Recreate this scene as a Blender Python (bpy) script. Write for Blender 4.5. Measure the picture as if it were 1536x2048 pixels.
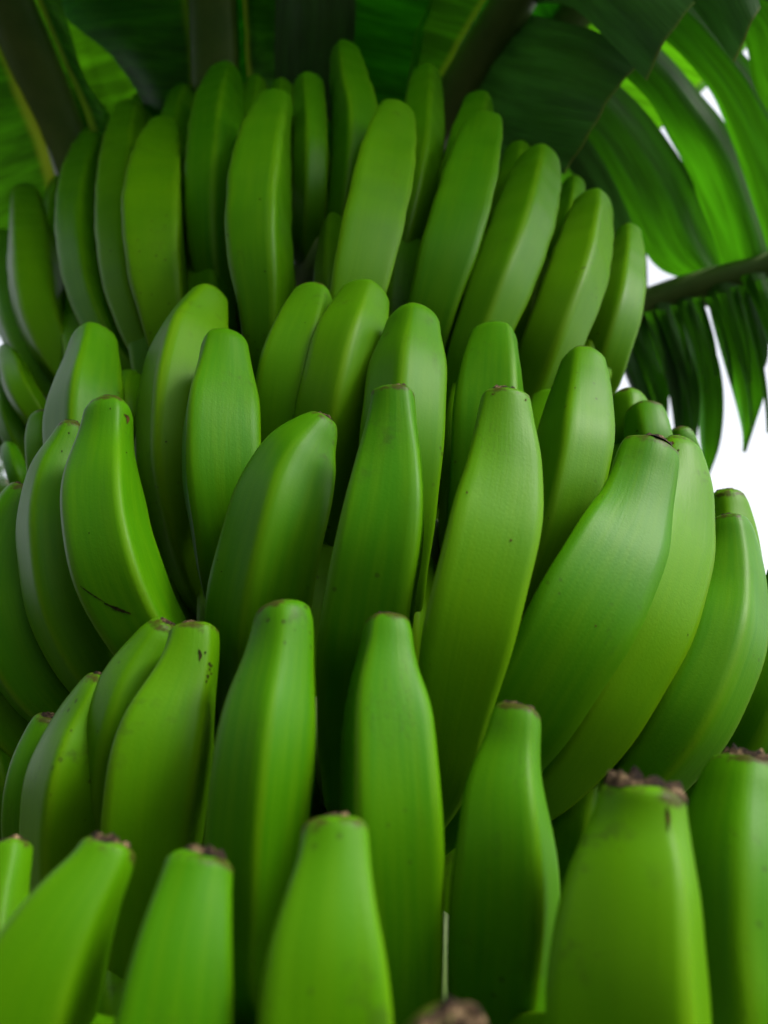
import bpy, math, random
import numpy as np
from mathutils import Vector

scene = bpy.context.scene
for o in list(bpy.data.objects):
    bpy.data.objects.remove(o)
random.seed(7)
rng = np.random.default_rng(11)
COL = scene.collection

# ------------------------------------------------------------------ camera
CAM_H = 1.3
PITCH = math.radians(25.0)
F = 1547.0                                  # focal length in pixels of the 1536x2048 frame
cam_d = bpy.data.cameras.new('camera')
cam = bpy.data.objects.new('camera', cam_d)
COL.objects.link(cam)
cam.location = (0, 0, CAM_H)
cam.rotation_euler = (math.radians(90) + PITCH, 0, 0)
cam_d.sensor_fit = 'VERTICAL'
cam_d.sensor_height = 36.0
cam_d.sensor_width = 27.0
cam_d.lens = 36.0 * F / 2048.0
cam_d.clip_start = 0.01
cam_d.clip_end = 2000
cam_d.dof.use_dof = True
cam_d.dof.focus_distance = 0.345
cam_d.dof.aperture_fstop = 7.5
scene.camera = cam

# ------------------------------------------------------------------ world, sun, exposure
SUN_EL, SUN_AZ = math.radians(45), math.radians(120)      # azimuth from +Y clockwise: high behind the camera, to its right
world = bpy.data.worlds.new('World')
scene.world = world
world.use_nodes = True
wn = world.node_tree
wn.nodes.clear()
sky = wn.nodes.new('ShaderNodeTexSky')
sky.sky_type = 'NISHITA'
sky.sun_disc = False
sky.sun_elevation = SUN_EL
sky.sun_rotation = SUN_AZ
sky.air_density = 1.0
sky.dust_density = 4.0
sky.ozone_density = 1.0
hs = wn.nodes.new('ShaderNodeHueSaturation')               # thin bright overcast: most of the blue is gone
hs.inputs['Saturation'].default_value = 0.22
bg = wn.nodes.new('ShaderNodeBackground')
bg.inputs['Strength'].default_value = 0.15
wo = wn.nodes.new('ShaderNodeOutputWorld')
wn.links.new(sky.outputs[0], hs.inputs['Color'])
wn.links.new(hs.outputs[0], bg.inputs['Color'])
wn.links.new(bg.outputs[0], wo.inputs['Surface'])

sun_d = bpy.data.lights.new('sun', 'SUN')
sun = bpy.data.objects.new('sun', sun_d)
COL.objects.link(sun)
sun_d.energy = 1.5
sun_d.angle = math.radians(14)
sun_d.color = (1.0, 0.95, 0.86)
sd = Vector((math.sin(SUN_AZ) * math.cos(SUN_EL), math.cos(SUN_AZ) * math.cos(SUN_EL), math.sin(SUN_EL)))
sun.rotation_euler = sd.to_track_quat('Z', 'Y').to_euler()
sun.location = (2, -3, 5)

scene.view_settings.view_transform = 'Standard'
scene.view_settings.look = 'None'
scene.view_settings.gamma = 1.0
scene.view_settings.exposure = 1.45
scene.view_settings.use_curve_mapping = False
scene.render.engine = 'CYCLES'
scene.cycles.max_bounces = 8
scene.cycles.diffuse_bounces = 1
scene.cycles.glossy_bounces = 3
scene.cycles.transmission_bounces = 4
scene.cycles.use_denoising = True

# ------------------------------------------------------------------ helpers
CP, SP = math.cos(PITCH), math.sin(PITCH)


def at(x, y, d):
    """Point seen at photo pixel (x, y) and depth d (metres along the optical axis)."""
    u, v = (x - 768.0) / F * d, (1024.0 - y) / F * d
    return np.array((u, d * CP - v * SP, CAM_H + d * SP + v * CP))


def depth_of(p):
    return p[1] * CP + (p[2] - CAM_H) * SP


def spline(P, n, k=None):
    """Centripetal Catmull-Rom through rows of P, n samples even in arc length of the first three columns."""
    P = np.asarray(P, float)
    a = 2 * P[0] - P[1]
    b = 2 * P[-1] - P[-2]
    Q = np.vstack([a, P, b])
    out = []
    for i in range(1, len(Q) - 2):
        p0, p1, p2, p3 = Q[i - 1:i + 3]
        dd = [max(1e-5, np.linalg.norm((q - p)[:3]) ** .5) for p, q in ((p0, p1), (p1, p2), (p2, p3))]
        t0, t1 = 0, dd[0]
        t2, t3 = t1 + dd[1], t1 + dd[1] + dd[2]
        for t in np.linspace(t1, t2, 24, endpoint=False):
            A1 = (t1 - t) / (t1 - t0) * p0 + (t - t0) / (t1 - t0) * p1
            A2 = (t2 - t) / (t2 - t1) * p1 + (t - t1) / (t2 - t1) * p2
            A3 = (t3 - t) / (t3 - t2) * p2 + (t - t2) / (t3 - t2) * p3
            B1 = (t2 - t) / (t2 - t0) * A1 + (t - t0) / (t2 - t0) * A2
            B2 = (t3 - t) / (t3 - t1) * A2 + (t - t1) / (t3 - t1) * A3
            out.append((t2 - t) / (t2 - t1) * B1 + (t - t1) / (t2 - t1) * B2)
    out.append(Q[-2])
    out = np.array(out)
    L = np.concatenate([[0], np.cumsum(np.linalg.norm(np.diff(out[:, :3], axis=0), axis=1))])
    s = np.linspace(0, L[-1], n) if k is None else k(L[-1])
    return np.stack([np.interp(s, L, out[:, c]) for c in range(out.shape[1])], 1)


def mesh_from(name, verts, faces, mat, parent=None, attrs=None, uv=None, smooth=True):
    me = bpy.data.meshes.new(name)
    me.from_pydata(np.asarray(verts).tolist(), [], faces)
    me.update()
    if smooth:
        me.polygons.foreach_set('use_smooth', [True] * len(me.polygons))
    for k, v in (attrs or {}).items():
        a = me.attributes.new(k, 'FLOAT', 'POINT')
        a.data.foreach_set('value', np.asarray(v, np.float32))
    if uv is not None:
        lay = me.uv_layers.new(name='UVMap')
        idx = np.zeros(len(me.loops), np.int32)
        me.loops.foreach_get('vertex_index', idx)
        lay.data.foreach_set('uv', np.asarray(uv, np.float32)[idx].ravel())
    me.materials.append(mat)
    ob = bpy.data.objects.new(name, me)
    COL.objects.link(ob)
    if parent:
        ob.parent = parent
    return ob


def grid_faces(nr, nc, wrap=False, off=0):
    f = []
    for i in range(nr - 1):
        for j in range(nc if wrap else nc - 1):
            j2 = (j + 1) % nc
            f.append((off + i * nc + j, off + i * nc + j2, off + (i + 1) * nc + j2, off + (i + 1) * nc + j))
    return f


def empty(name, label=None, cat=None, parent=None, loc=(0, 0, 0)):
    o = bpy.data.objects.new(name, None)
    o.empty_display_size = .05
    COL.objects.link(o)
    if parent:
        o.parent = parent
    else:
        o.location = loc
    if label:
        o['label'] = label
    if cat:
        o['category'] = cat
    return o


class NT:
    def __init__(self, name):
        self.m = bpy.data.materials.new(name)
        self.m.use_nodes = True
        self.t = self.m.node_tree
        self.t.nodes.clear()
        self.out = self.n('OutputMaterial')

    def n(self, kind, **kw):
        nd = self.t.nodes.new('ShaderNode' + kind)
        for k, v in kw.items():
            setattr(nd, k, v)
        return nd

    def l(self, a, b):
        self.t.links.new(a, b)

    def set(self, sock, v):
        if hasattr(v, 'links'):
            self.l(v, sock)
        else:
            sock.default_value = v

    def math(self, op, a, b=0.0, c=0.0, clamp=False):
        nd = self.n('Math', operation=op, use_clamp=clamp)
        for s, v in zip(nd.inputs, (a, b, c)):
            self.set(s, v)
        return nd.outputs[0]

    def mix(self, f, a, b, blend='MIX'):
        nd = self.n('Mix', data_type='RGBA', blend_type=blend)
        self.set(nd.inputs[0], f)
        self.set(nd.inputs[6], a)
        self.set(nd.inputs[7], b)
        return nd.outputs[2]

    def noise(self, vec, scale, detail=3, rough=.5):
        nd = self.n('TexNoise')
        self.set(nd.inputs['Vector'], vec)
        nd.inputs['Scale'].default_value = scale
        nd.inputs['Detail'].default_value = detail
        nd.inputs['Roughness'].default_value = rough
        return nd.outputs['Fac']

    def ramp(self, f, stops):
        nd = self.n('ValToRGB')
        el = nd.color_ramp.elements
        while len(el) < len(stops):
            el.new(.5)
        for e, (p, c) in zip(el, stops):
            e.position = p
            e.color = c if len(c) == 4 else (*c, 1)
        self.set(nd.inputs[0], f)
        return nd.outputs[0]

    def smooth(self, v, lo, hi):
        nd = self.n('MapRange', interpolation_type='SMOOTHSTEP')
        self.set(nd.inputs[0], v)
        nd.inputs[1].default_value = lo
        nd.inputs[2].default_value = hi
        return nd.outputs[0]

    def attr(self, name):
        return self.n('Attribute', attribute_name=name).outputs['Fac']

    def combine(self, x, y, z):
        nd = self.n('CombineXYZ')
        for s, v in zip(nd.inputs, (x, y, z)):
            self.set(s, v)
        return nd.outputs[0]


def c4(*c):
    return (*c, 1.0)


# ------------------------------------------------------------------ materials
def banana_material():
    k = NT('green_banana_peel')
    co = k.n('TexCoord').outputs['Object']
    rnd = k.n('ObjectInfo').outputs['Random']
    ridge, along, ang = k.attr('ridge'), k.attr('along'), k.attr('around')
    # streak coordinates: stretched along the finger
    st = k.combine(k.math('MULTIPLY', ang, 1.6), k.math('MULTIPLY', along, 1.5), k.math('MULTIPLY', rnd, 37.0))
    streak = k.noise(st, 4.0, 4, .55)
    blot = k.noise(co, 28.0, 3, .5)
    base = k.mix(rnd, c4(.023, .112, .0004), c4(.056, .155, .0003))
    base = k.mix(k.math('MULTIPLY', k.smooth(streak, .3, .75), .3), base, c4(.075, .170, .0004))
    base = k.mix(k.math('MULTIPLY', k.smooth(blot, .42, .75), .35), base, c4(.027, .105, .0005))
    # ridges of the peel are a paler yellow green, and the neck keeps a little darker green
    base = k.mix(k.math('MULTIPLY', ridge, .28), base, c4(.125, .215, .002))
    base = k.mix(k.math('MULTIPLY', k.smooth(along, .30, .02), .25), base, c4(.030, .110, .001))
    # specks, scuffs and sap scratches
    v = k.n('TexVoronoi', feature='F1')
    k.l(co, v.inputs['Vector'])
    v.inputs['Scale'].default_value = 150
    big = k.smooth(k.noise(co, 17.0, 2), .55, .68)
    speck = k.math('MULTIPLY', k.math('LESS_THAN', v.outputs['Distance'], k.math('MULTIPLY', k.noise(co, 260.0, 2), .26)), big)
    base = k.mix(k.math('MULTIPLY', speck, .65), base, c4(.018, .026, .004))
    sc = k.noise(k.combine(k.math('MULTIPLY', ang, 2.2), k.math('MULTIPLY', along, 9.0), k.math('MULTIPLY', rnd, 91.0)), 3.0, 5, .6)
    band = k.math('SUBTRACT', 1.0, k.smooth(k.math('ABSOLUTE', k.math('SUBTRACT', sc, .5)), .002, .012))
    scr = k.math('MULTIPLY', band, k.smooth(k.noise(co, 30.0, 2), .60, .72))
    base = k.mix(k.math('MULTIPLY', scr, .55), base, c4(.022, .022, .007))
    edge = k.math('SUBTRACT', 1.0, k.smooth(k.math('ADD', along, k.math('MULTIPLY', k.math('SUBTRACT', k.noise(co, 130.0, 4, .7), .5), .05)), -.004, .006))
    base = k.mix(k.math('MULTIPLY', edge, .8), base, c4(.03, .014, .006))
    smud = k.math('MULTIPLY', k.smooth(k.noise(co, 55.0, 5, .7), .58, .70), k.math('SUBTRACT', 1.0, k.smooth(along, .10, .30)))
    smud = k.math('MULTIPLY', smud, k.smooth(k.noise(co, 14.0, 2), .42, .6))
    base = k.mix(k.math('MULTIPLY', smud, .55), base, c4(.022, .035, .006))
    bs = k.n('BsdfPrincipled')
    k.l(base, bs.inputs['Base Color'])
    bs.inputs['Roughness'].default_value = .42
    bs.inputs['Specular IOR Level'].default_value = .055
    bs.inputs['Subsurface Weight'].default_value = .06
    bs.inputs['Subsurface Radius'].default_value = (.5, 1.0, .1)
    bs.inputs['Subsurface Scale'].default_value = .004
    bs.inputs['Sheen Weight'].default_value = .0
    bs.inputs['Sheen Roughness'].default_value = .4
    bs.inputs['Sheen Tint'].default_value = (.8, 1, .7, 1)
    pore = k.noise(co, 900.0, 2, .6)
    wave = k.noise(st, 7.0, 3, .5)
    h = k.math('ADD', k.math('MULTIPLY', pore, .00012), k.math('MULTIPLY', wave, .00012))
    bp = k.n('Bump')
    bp.inputs['Strength'].default_value = .55
    bp.inputs['Distance'].default_value = 1.0
    k.l(h, bp.inputs['Height'])
    k.l(bp.outputs[0], bs.inputs['Normal'])
    k.l(bs.outputs[0], k.out.inputs[0])
    return k.m


def scar_material():
    k = NT('dried_flower_scar')
    co = k.n('TexCoord').outputs['Object']
    f = k.noise(co, 240.0, 5, .75)
    col = k.ramp(f, [(.36, (.003, .002, .002)), (.48, (.014, .009, .006)), (.58, (.06, .038, .02)), (.70, (.26, .18, .10))])
    bs = k.n('BsdfPrincipled')
    k.l(col, bs.inputs['Base Color'])
    bs.inputs['Roughness'].default_value = .85
    bs.inputs['Specular IOR Level'].default_value = .08
    bp = k.n('Bump')
    bp.inputs['Strength'].default_value = .9
    bp.inputs['Distance'].default_value = .002
    k.l(f, bp.inputs['Height'])
    k.l(bp.outputs[0], bs.inputs['Normal'])
    k.l(bs.outputs[0], k.out.inputs[0])
    return k.m


def leaf_material(name, base, trans, tw, rough=.48, spec=.3, vein=60.0):
    """u runs along the midrib in metres, v from midrib (0) to margin (1)."""
    k = NT(name)
    uvn = k.n('UVMap', uv_map='UVMap').outputs[0]
    sep = k.n('SeparateXYZ')
    k.l(uvn, sep.inputs[0])
    u, v = sep.outputs[0], sep.outputs[1]
    co = k.n('TexCoord').outputs['Object']
    stripe = k.noise(k.combine(k.math('MULTIPLY', u, vein), k.math('MULTIPLY', v, 1.2), 0.0), 1.0, 4, .65)
    fine = k.noise(k.combine(k.math('MULTIPLY', u, vein * 6), k.math('MULTIPLY', v, 2.0), 3.0), 1.0, 2, .5)
    patch = k.noise(co, 9.0, 3)
    col = k.mix(k.smooth(stripe, .35, .68), tuple(.55 * c for c in base) + (1,), c4(*base))
    col = k.mix(k.math('MULTIPLY', k.smooth(patch, .5, .75), .45), col, c4(base[0] * 1.7, base[1] * 1.25, base[2]))
    rsd = k.attr('rib_side')
    near = k.math('SUBTRACT', 1.0, k.smooth(k.math('DIVIDE', v, k.math('MAXIMUM', rsd, .01)), .03, .1))
    near = k.math('MULTIPLY', near, k.math('MINIMUM', rsd, 1.0))
    col = k.mix(near, col, c4(.3, .42, .03))
    # dry yellow-brown rim
    rim = k.math('MULTIPLY', k.smooth(v, .985, .999), .35)
    col = k.mix(rim, col, c4(.2, .16, .04))
    tcol = k.mix(k.smooth(stripe, .35, .7), tuple(.42 * c for c in trans) + (1,), c4(*trans))
    tcol = k.mix(near, tcol, c4(.5, .6, .03))
    tcol = k.mix(rim, tcol, c4(.2, .14, .03))
    bs = k.n('BsdfPrincipled')
    k.l(col, bs.inputs['Base Color'])
    bs.inputs['Roughness'].default_value = rough
    bs.inputs['Specular IOR Level'].default_value = spec
    tr = k.n('BsdfTranslucent')
    k.l(tcol, tr.inputs['Color'])
    bp = k.n('Bump')
    bp.inputs['Strength'].default_value = .5
    bp.inputs['Distance'].default_value = .003
    k.l(k.math('ADD', stripe, k.math('MULTIPLY', fine, .3)), bp.inputs['Height'])
    k.l(bp.outputs[0], bs.inputs['Normal'])
    k.l(bp.outputs[0], tr.inputs['Normal'])
    mx = k.n('MixShader')
    mx.inputs[0].default_value = tw
    k.l(bs.outputs[0], mx.inputs[1])
    k.l(tr.outputs[0], mx.inputs[2])
    k.l(mx.outputs[0], k.out.inputs[0])
    return k.m


def plain_material(name, c1, c2, scale, rough=.7, bump=.003, stretch=(1, 1, 1), spec=.3):
    k = NT(name)
    co = k.n('TexCoord').outputs['Object']
    mp = k.n('Mapping')
    k.l(co, mp.inputs[0])
    mp.inputs['Scale'].default_value = stretch
    f = k.noise(mp.outputs[0], scale, 5, .6)
    col = k.mix(k.smooth(f, .3, .7), c4(*c1), c4(*c2))
    bs = k.n('BsdfPrincipled')
    k.l(col, bs.inputs['Base Color'])
    bs.inputs['Roughness'].default_value = rough
    bs.inputs['Specular IOR Level'].default_value = spec
    bp = k.n('Bump')
    bp.inputs['Strength'].default_value = .6
    bp.inputs['Distance'].default_value = bump
    k.l(f, bp.inputs['Height'])
    k.l(bp.outputs[0], bs.inputs['Normal'])
    k.l(bs.outputs[0], k.out.inputs[0])
    return k.m


M_BAN = banana_material()
M_SCAR = scar_material()
M_LEAF = leaf_material('banana_leaf_blade', (.035, .12, .010), (.13, .50, .005), .6)
M_TORN = leaf_material('dimmed_torn_leaf_blade', (.03, .10, .010), (.06, .29, .003), .5, rough=.5, spec=.25, vein=75)  # mature torn leaf, its translucency darkened in place of shade over it
M_LEAF_SHADED = leaf_material('shaded_waxy_leaf_blade', (.03, .08, .025), (.03, .13, .012), .25, rough=.5)  # darker copy of the leaf blade, with shade put into its colour
M_RIB = plain_material('leaf_midrib', (.036, .078, .014), (.068, .108, .024), 14, .5, .002, (1, 1, 1))
M_STALK = plain_material('bunch_stalk', (.06, .12, .025), (.12, .17, .05), 30, .6, .002)
M_STEM = plain_material('banana_pseudostem', (.06, .07, .03), (.16, .13, .07), 9, .6, .004, (1, 1, .12))
M_SOIL = plain_material('ground_soil_and_grass', (.025, .035, .010), (.06, .05, .03), 3.0, .9, .02)
M_BUSH = leaf_material('shrub_leaf', (.03, .075, .02), (.06, .18, .01), .35, rough=.35)
M_TWIG = plain_material('shrub_bark', (.07, .05, .035), (.14, .11, .08), 25, .8, .004)

# ------------------------------------------------------------------ setting: ground
gs = 400.0
gn = 41
g = np.linspace(-1, 1, gn)
g = np.sign(g) * np.abs(g) ** 3 * gs
gx, gy = np.meshgrid(g, g)
gz = .03 * np.sin(gx * 1.7) * np.cos(gy * 1.3)
ground = mesh_from('ground', np.stack([gx.ravel(), gy.ravel(), gz.ravel()], 1), grid_faces(gn, gn), M_SOIL)
ground['kind'] = 'structure'

# ------------------------------------------------------------------ the banana plant: pseudostem, leaves
CROWN = np.array((-.09, .98, CAM_H + .62))
plant = empty('banana_plant', 'tall banana plant whose broad green leaves arch above the fruit, one torn into drooping strips', 'banana plant',
              loc=(-.09, .98, 0))
plant_off = np.array(plant.location)


def tube(P, nseg=14, flat=1.0, up=None):
    """Swept tube: rows x, y, z, r. Returns verts, faces."""
    P = np.asarray(P)
    n = len(P)
    T = np.gradient(P[:, :3], axis=0)
    T /= np.linalg.norm(T, axis=1)[:, None]
    ref = np.array((0, 0, 1.0)) if up is None else np.asarray(up, float)
    V = []
    for i in range(n):
        s = np.cross(T[i], ref)
        if np.linalg.norm(s) < 1e-3:
            s = np.cross(T[i], (1, 0, 0))
        s /= np.linalg.norm(s)
        q = np.cross(s, T[i])
        for j in range(nseg):
            a = 2 * math.pi * j / nseg
            V.append(P[i, :3] + P[i, 3] * (math.cos(a) * s + flat * math.sin(a) * q))
    f = grid_faces(n, nseg, True)
    f.append(tuple(range(nseg))[::-1])
    f.append(tuple((n - 1) * nseg + j for j in range(nseg)))
    return np.array(V), f


def add_tube(name, P, mat, parent, off, nseg=14, flat=1.0, n=30):
    V, f = tube(spline(P, n), nseg, flat)
    return mesh_from(name, V - off, f, mat, parent)


def sheet(name, A, B, mat, parent, off, nu=34, nv=18, sag=0.0, corr=.0012, rib=None, bulge=0.0, tilt=0.0, u0=0.0, tip=0.0, rw=1.0):
    """One piece of leaf blade between two edges given as (x, y, depth) rows.
    rib: 'A0' = the rows start at the midrib (v runs along the rows); 'A' = edge A is the midrib (v runs A to B)."""
    a = spline([at(*p) for p in A], nu)
    b = spline([at(*p) for p in B], nu)
    la = np.linalg.norm(np.diff(a, axis=0), axis=1).sum()
    wid = np.linalg.norm(b - a, axis=1).max()
    V, uv, rs = [], [], []
    nrm = np.cross(a[nu // 2] - a[0], b[nu // 2] - a[nu // 2])
    nrm /= np.linalg.norm(nrm) + 1e-9
    ph = rng.uniform(0, 6)
    for i in range(nu):
        s = i / (nu - 1)
        for j in range(nv):
            t = j / (nv - 1)
            tt = t
            if tip > 0 and s > 1 - tip:                     # the piece narrows to a rounded end
                q = (s - 1 + tip) / tip
                tt = .5 + (t - .5) * math.sqrt(max(0.0, 1 - .96 * q * q))
            p = a[i] * (1 - tt) + b[i] * tt
            if rib == 'A':
                uu, vv = s * la + u0, t
                c = math.sin(uu * 170 + 3 * t + ph) * .6 + math.sin(uu * 67 + ph)
            else:
                uu, vv = t * wid + u0, s
                c = math.sin(uu * 170 + ph) * .6 + math.sin(uu * 67 + 2 * s + ph)
            p = p + nrm * (c * corr + sag * math.sin(math.pi * (t if rib == 'A' else t)) )
            if bulge and s > .6:
                p = p + (a[-1] - a[-4]) / np.linalg.norm(a[-1] - a[-4]) * bulge * math.sin(math.pi * t) * ((s - .6) / .4) ** 2
            V.append(p - off)
            uv.append((uu, vv))
            rs.append(rw if rib == 'A' else 0.0)
    return mesh_from(name, V, grid_faces(nu, nv), mat, parent, attrs={'rib_side': rs}, uv=uv)


def leaf(label, rib_rows, pieces, rib_flat=.8):
    """rib_rows: (x, y, depth, half width px). pieces: dicts for sheet()."""
    lf = empty('leaf', label, None, plant)
    P = [(*CROWN, .035)] if rib_rows[0][3] > 0 else []
    for x, y, d, hw in rib_rows:
        P.append((*at(x, y, d), abs(hw) * d / F))
    V, f = tube(spline(P, 36), 16, rib_flat)
    mesh_from('midrib', V - plant_off, f, M_RIB, lf)
    for kw in pieces:
        kw = dict(kw)
        nm = kw.pop('name', 'leaf_strip')
        sheet(nm, kw.pop('A'), kw.pop('B'), kw.pop('mat', M_LEAF), lf, plant_off, **kw)
    return lf


# pseudostem, wrapped leaf bases
add_tube('pseudostem', [(-.05, 1.02, -.02, .125), (-.07, 1.0, .7, .105), (-.09, .98, 1.3, .085), (*CROWN, .06)], M_STEM, plant, plant_off, 24)

# L1: far left, midrib running up to the frame's corner
leaf(None, [(270, 640, 1.06, 46), (192, 440, 1.0, 46), (128, 275, .97, 47), (97, 200, .95, 50), (60, 110, .92, 52), (10, -10, .88, 52), (-60, -180, .84, 50), (-160, -420, .8, 42)],
     [dict(name='blade', A=[(200, 330, .93), (160, 200, .91), (121, 110, .885), (76, 10, .85), (30, -100, .82), (-70, -380, .77)],
           B=[(270, 330, .95), (222, 235, .93), (168, 150, .90), (136, 48, .87), (106, -60, .84), (50, -300, .78)], rib='A', sag=-.006, rw=3.0),
      dict(name='blade', A=[(150, 480, 1.0), (95, 300, .96), (50, 180, .93), (10, 80, .9), (-50, -60, .86), (-150, -400, .8)],
           B=[(-60, 620, 1.03), (-120, 380, 1.0), (-190, 200, .98), (-260, 60, .95), (-320, -150, .9), (-420, -500, .85)], rib='A', sag=.02)])
# L2: upright midrib in the upper left
leaf(None, [(440, 420, .98, 48), (432, 200, .93, 48), (428, 60, .9, 49), (420, -100, .86, 48), (410, -320, .8, 44), (400, -600, .75, 36)],
     [dict(name='blade', A=[(400, 300, .95), (394, 180, .92), (390, 60, .9), (384, -60, .87), (376, -260, .82), (370, -600, .75)],
           B=[(310, 290, .99), (283, 200, .98), (228, 118, .96), (120, 22, .94), (20, -160, .9), (-60, -560, .84)], rib='A', sag=.015),
      dict(name='blade', A=[(505, 330, .94), (496, 180, .915), (489, 60, .89), (478, -60, .86), (460, -300, .81), (440, -600, .75)],
           B=[(640, 330, 1.0), (620, 180, .97), (590, 60, .95), (600, -60, .92), (620, -300, .86), (620, -600, .8)], rib='A', sag=.01, rw=1.6),
      dict(name='leaf_strip', mat=M_LEAF_SHADED, A=[(556, -120, .84), (552, 10, .86), (550, 120, .89), (556, 260, .94)],
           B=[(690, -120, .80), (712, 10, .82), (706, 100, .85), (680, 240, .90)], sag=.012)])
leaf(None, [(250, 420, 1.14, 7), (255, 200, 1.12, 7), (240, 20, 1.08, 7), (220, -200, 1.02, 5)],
     [dict(name='blade', mat=M_LEAF_SHADED, A=[(262, 420, 1.12), (266, 200, 1.1), (250, 20, 1.06), (226, -200, 1.0)], B=[(420, 380, 1.13), (440, 200, 1.11), (420, 20, 1.07), (380, -200, 1.0)], rib='A', sag=.01),
      dict(name='blade', mat=M_LEAF_SHADED, A=[(240, 420, 1.12), (244, 200, 1.1), (230, 20, 1.06), (214, -200, 1.0)], B=[(80, 380, 1.13), (70, 200, 1.11), (66, 20, 1.07), (60, -200, 1.0)], rib='A', sag=.01)])
# L3: diagonal midrib in the middle, its right half hangs as broad dark lobes
leaf(None, [(800, 360, .99, 44), (912, 195, .93, 46), (978, 85, .885, 45), (1044, -25, .84, 44), (1130, -190, .8, 38), (1260, -430, .74, 30)],
     [dict(name='blade', A=[(762, 360, 1.02), (866, 185, .97), (926, 80, .93), (992, -35, .89), (1085, -190, .83), (1215, -430, .77)],
           B=[(520, 330, 1.06), (560, 180, 1.05), (620, 60, 1.03), (690, -60, .98), (800, -260, .9), (960, -520, .82)], rib='A', sag=.012, rw=.5),
      dict(name='leaf_strip', mat=M_LEAF_SHADED, A=[(900, 268, .985), (972, 320, .90), (1060, 345, .80), (1132, 348, .75)],
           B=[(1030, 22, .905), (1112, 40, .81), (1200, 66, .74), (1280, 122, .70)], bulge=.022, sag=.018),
      dict(name='leaf_strip', mat=M_LEAF_SHADED, A=[(1052, 6, .875), (1140, 12, .75), (1220, 84, .68), (1292, 160, .64)],
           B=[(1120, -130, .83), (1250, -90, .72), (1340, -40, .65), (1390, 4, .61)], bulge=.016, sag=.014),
      dict(name='leaf_strip', mat=M_LEAF_SHADED, A=[(1150, -150, .76), (1290, -90, .70), (1390, 20, .64), (1468, 124, .60)],
           B=[(1220, -270, .73), (1400, -190, .67), (1490, -90, .62), (1522, 16, .585)], bulge=.01, sag=.012)])
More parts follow.
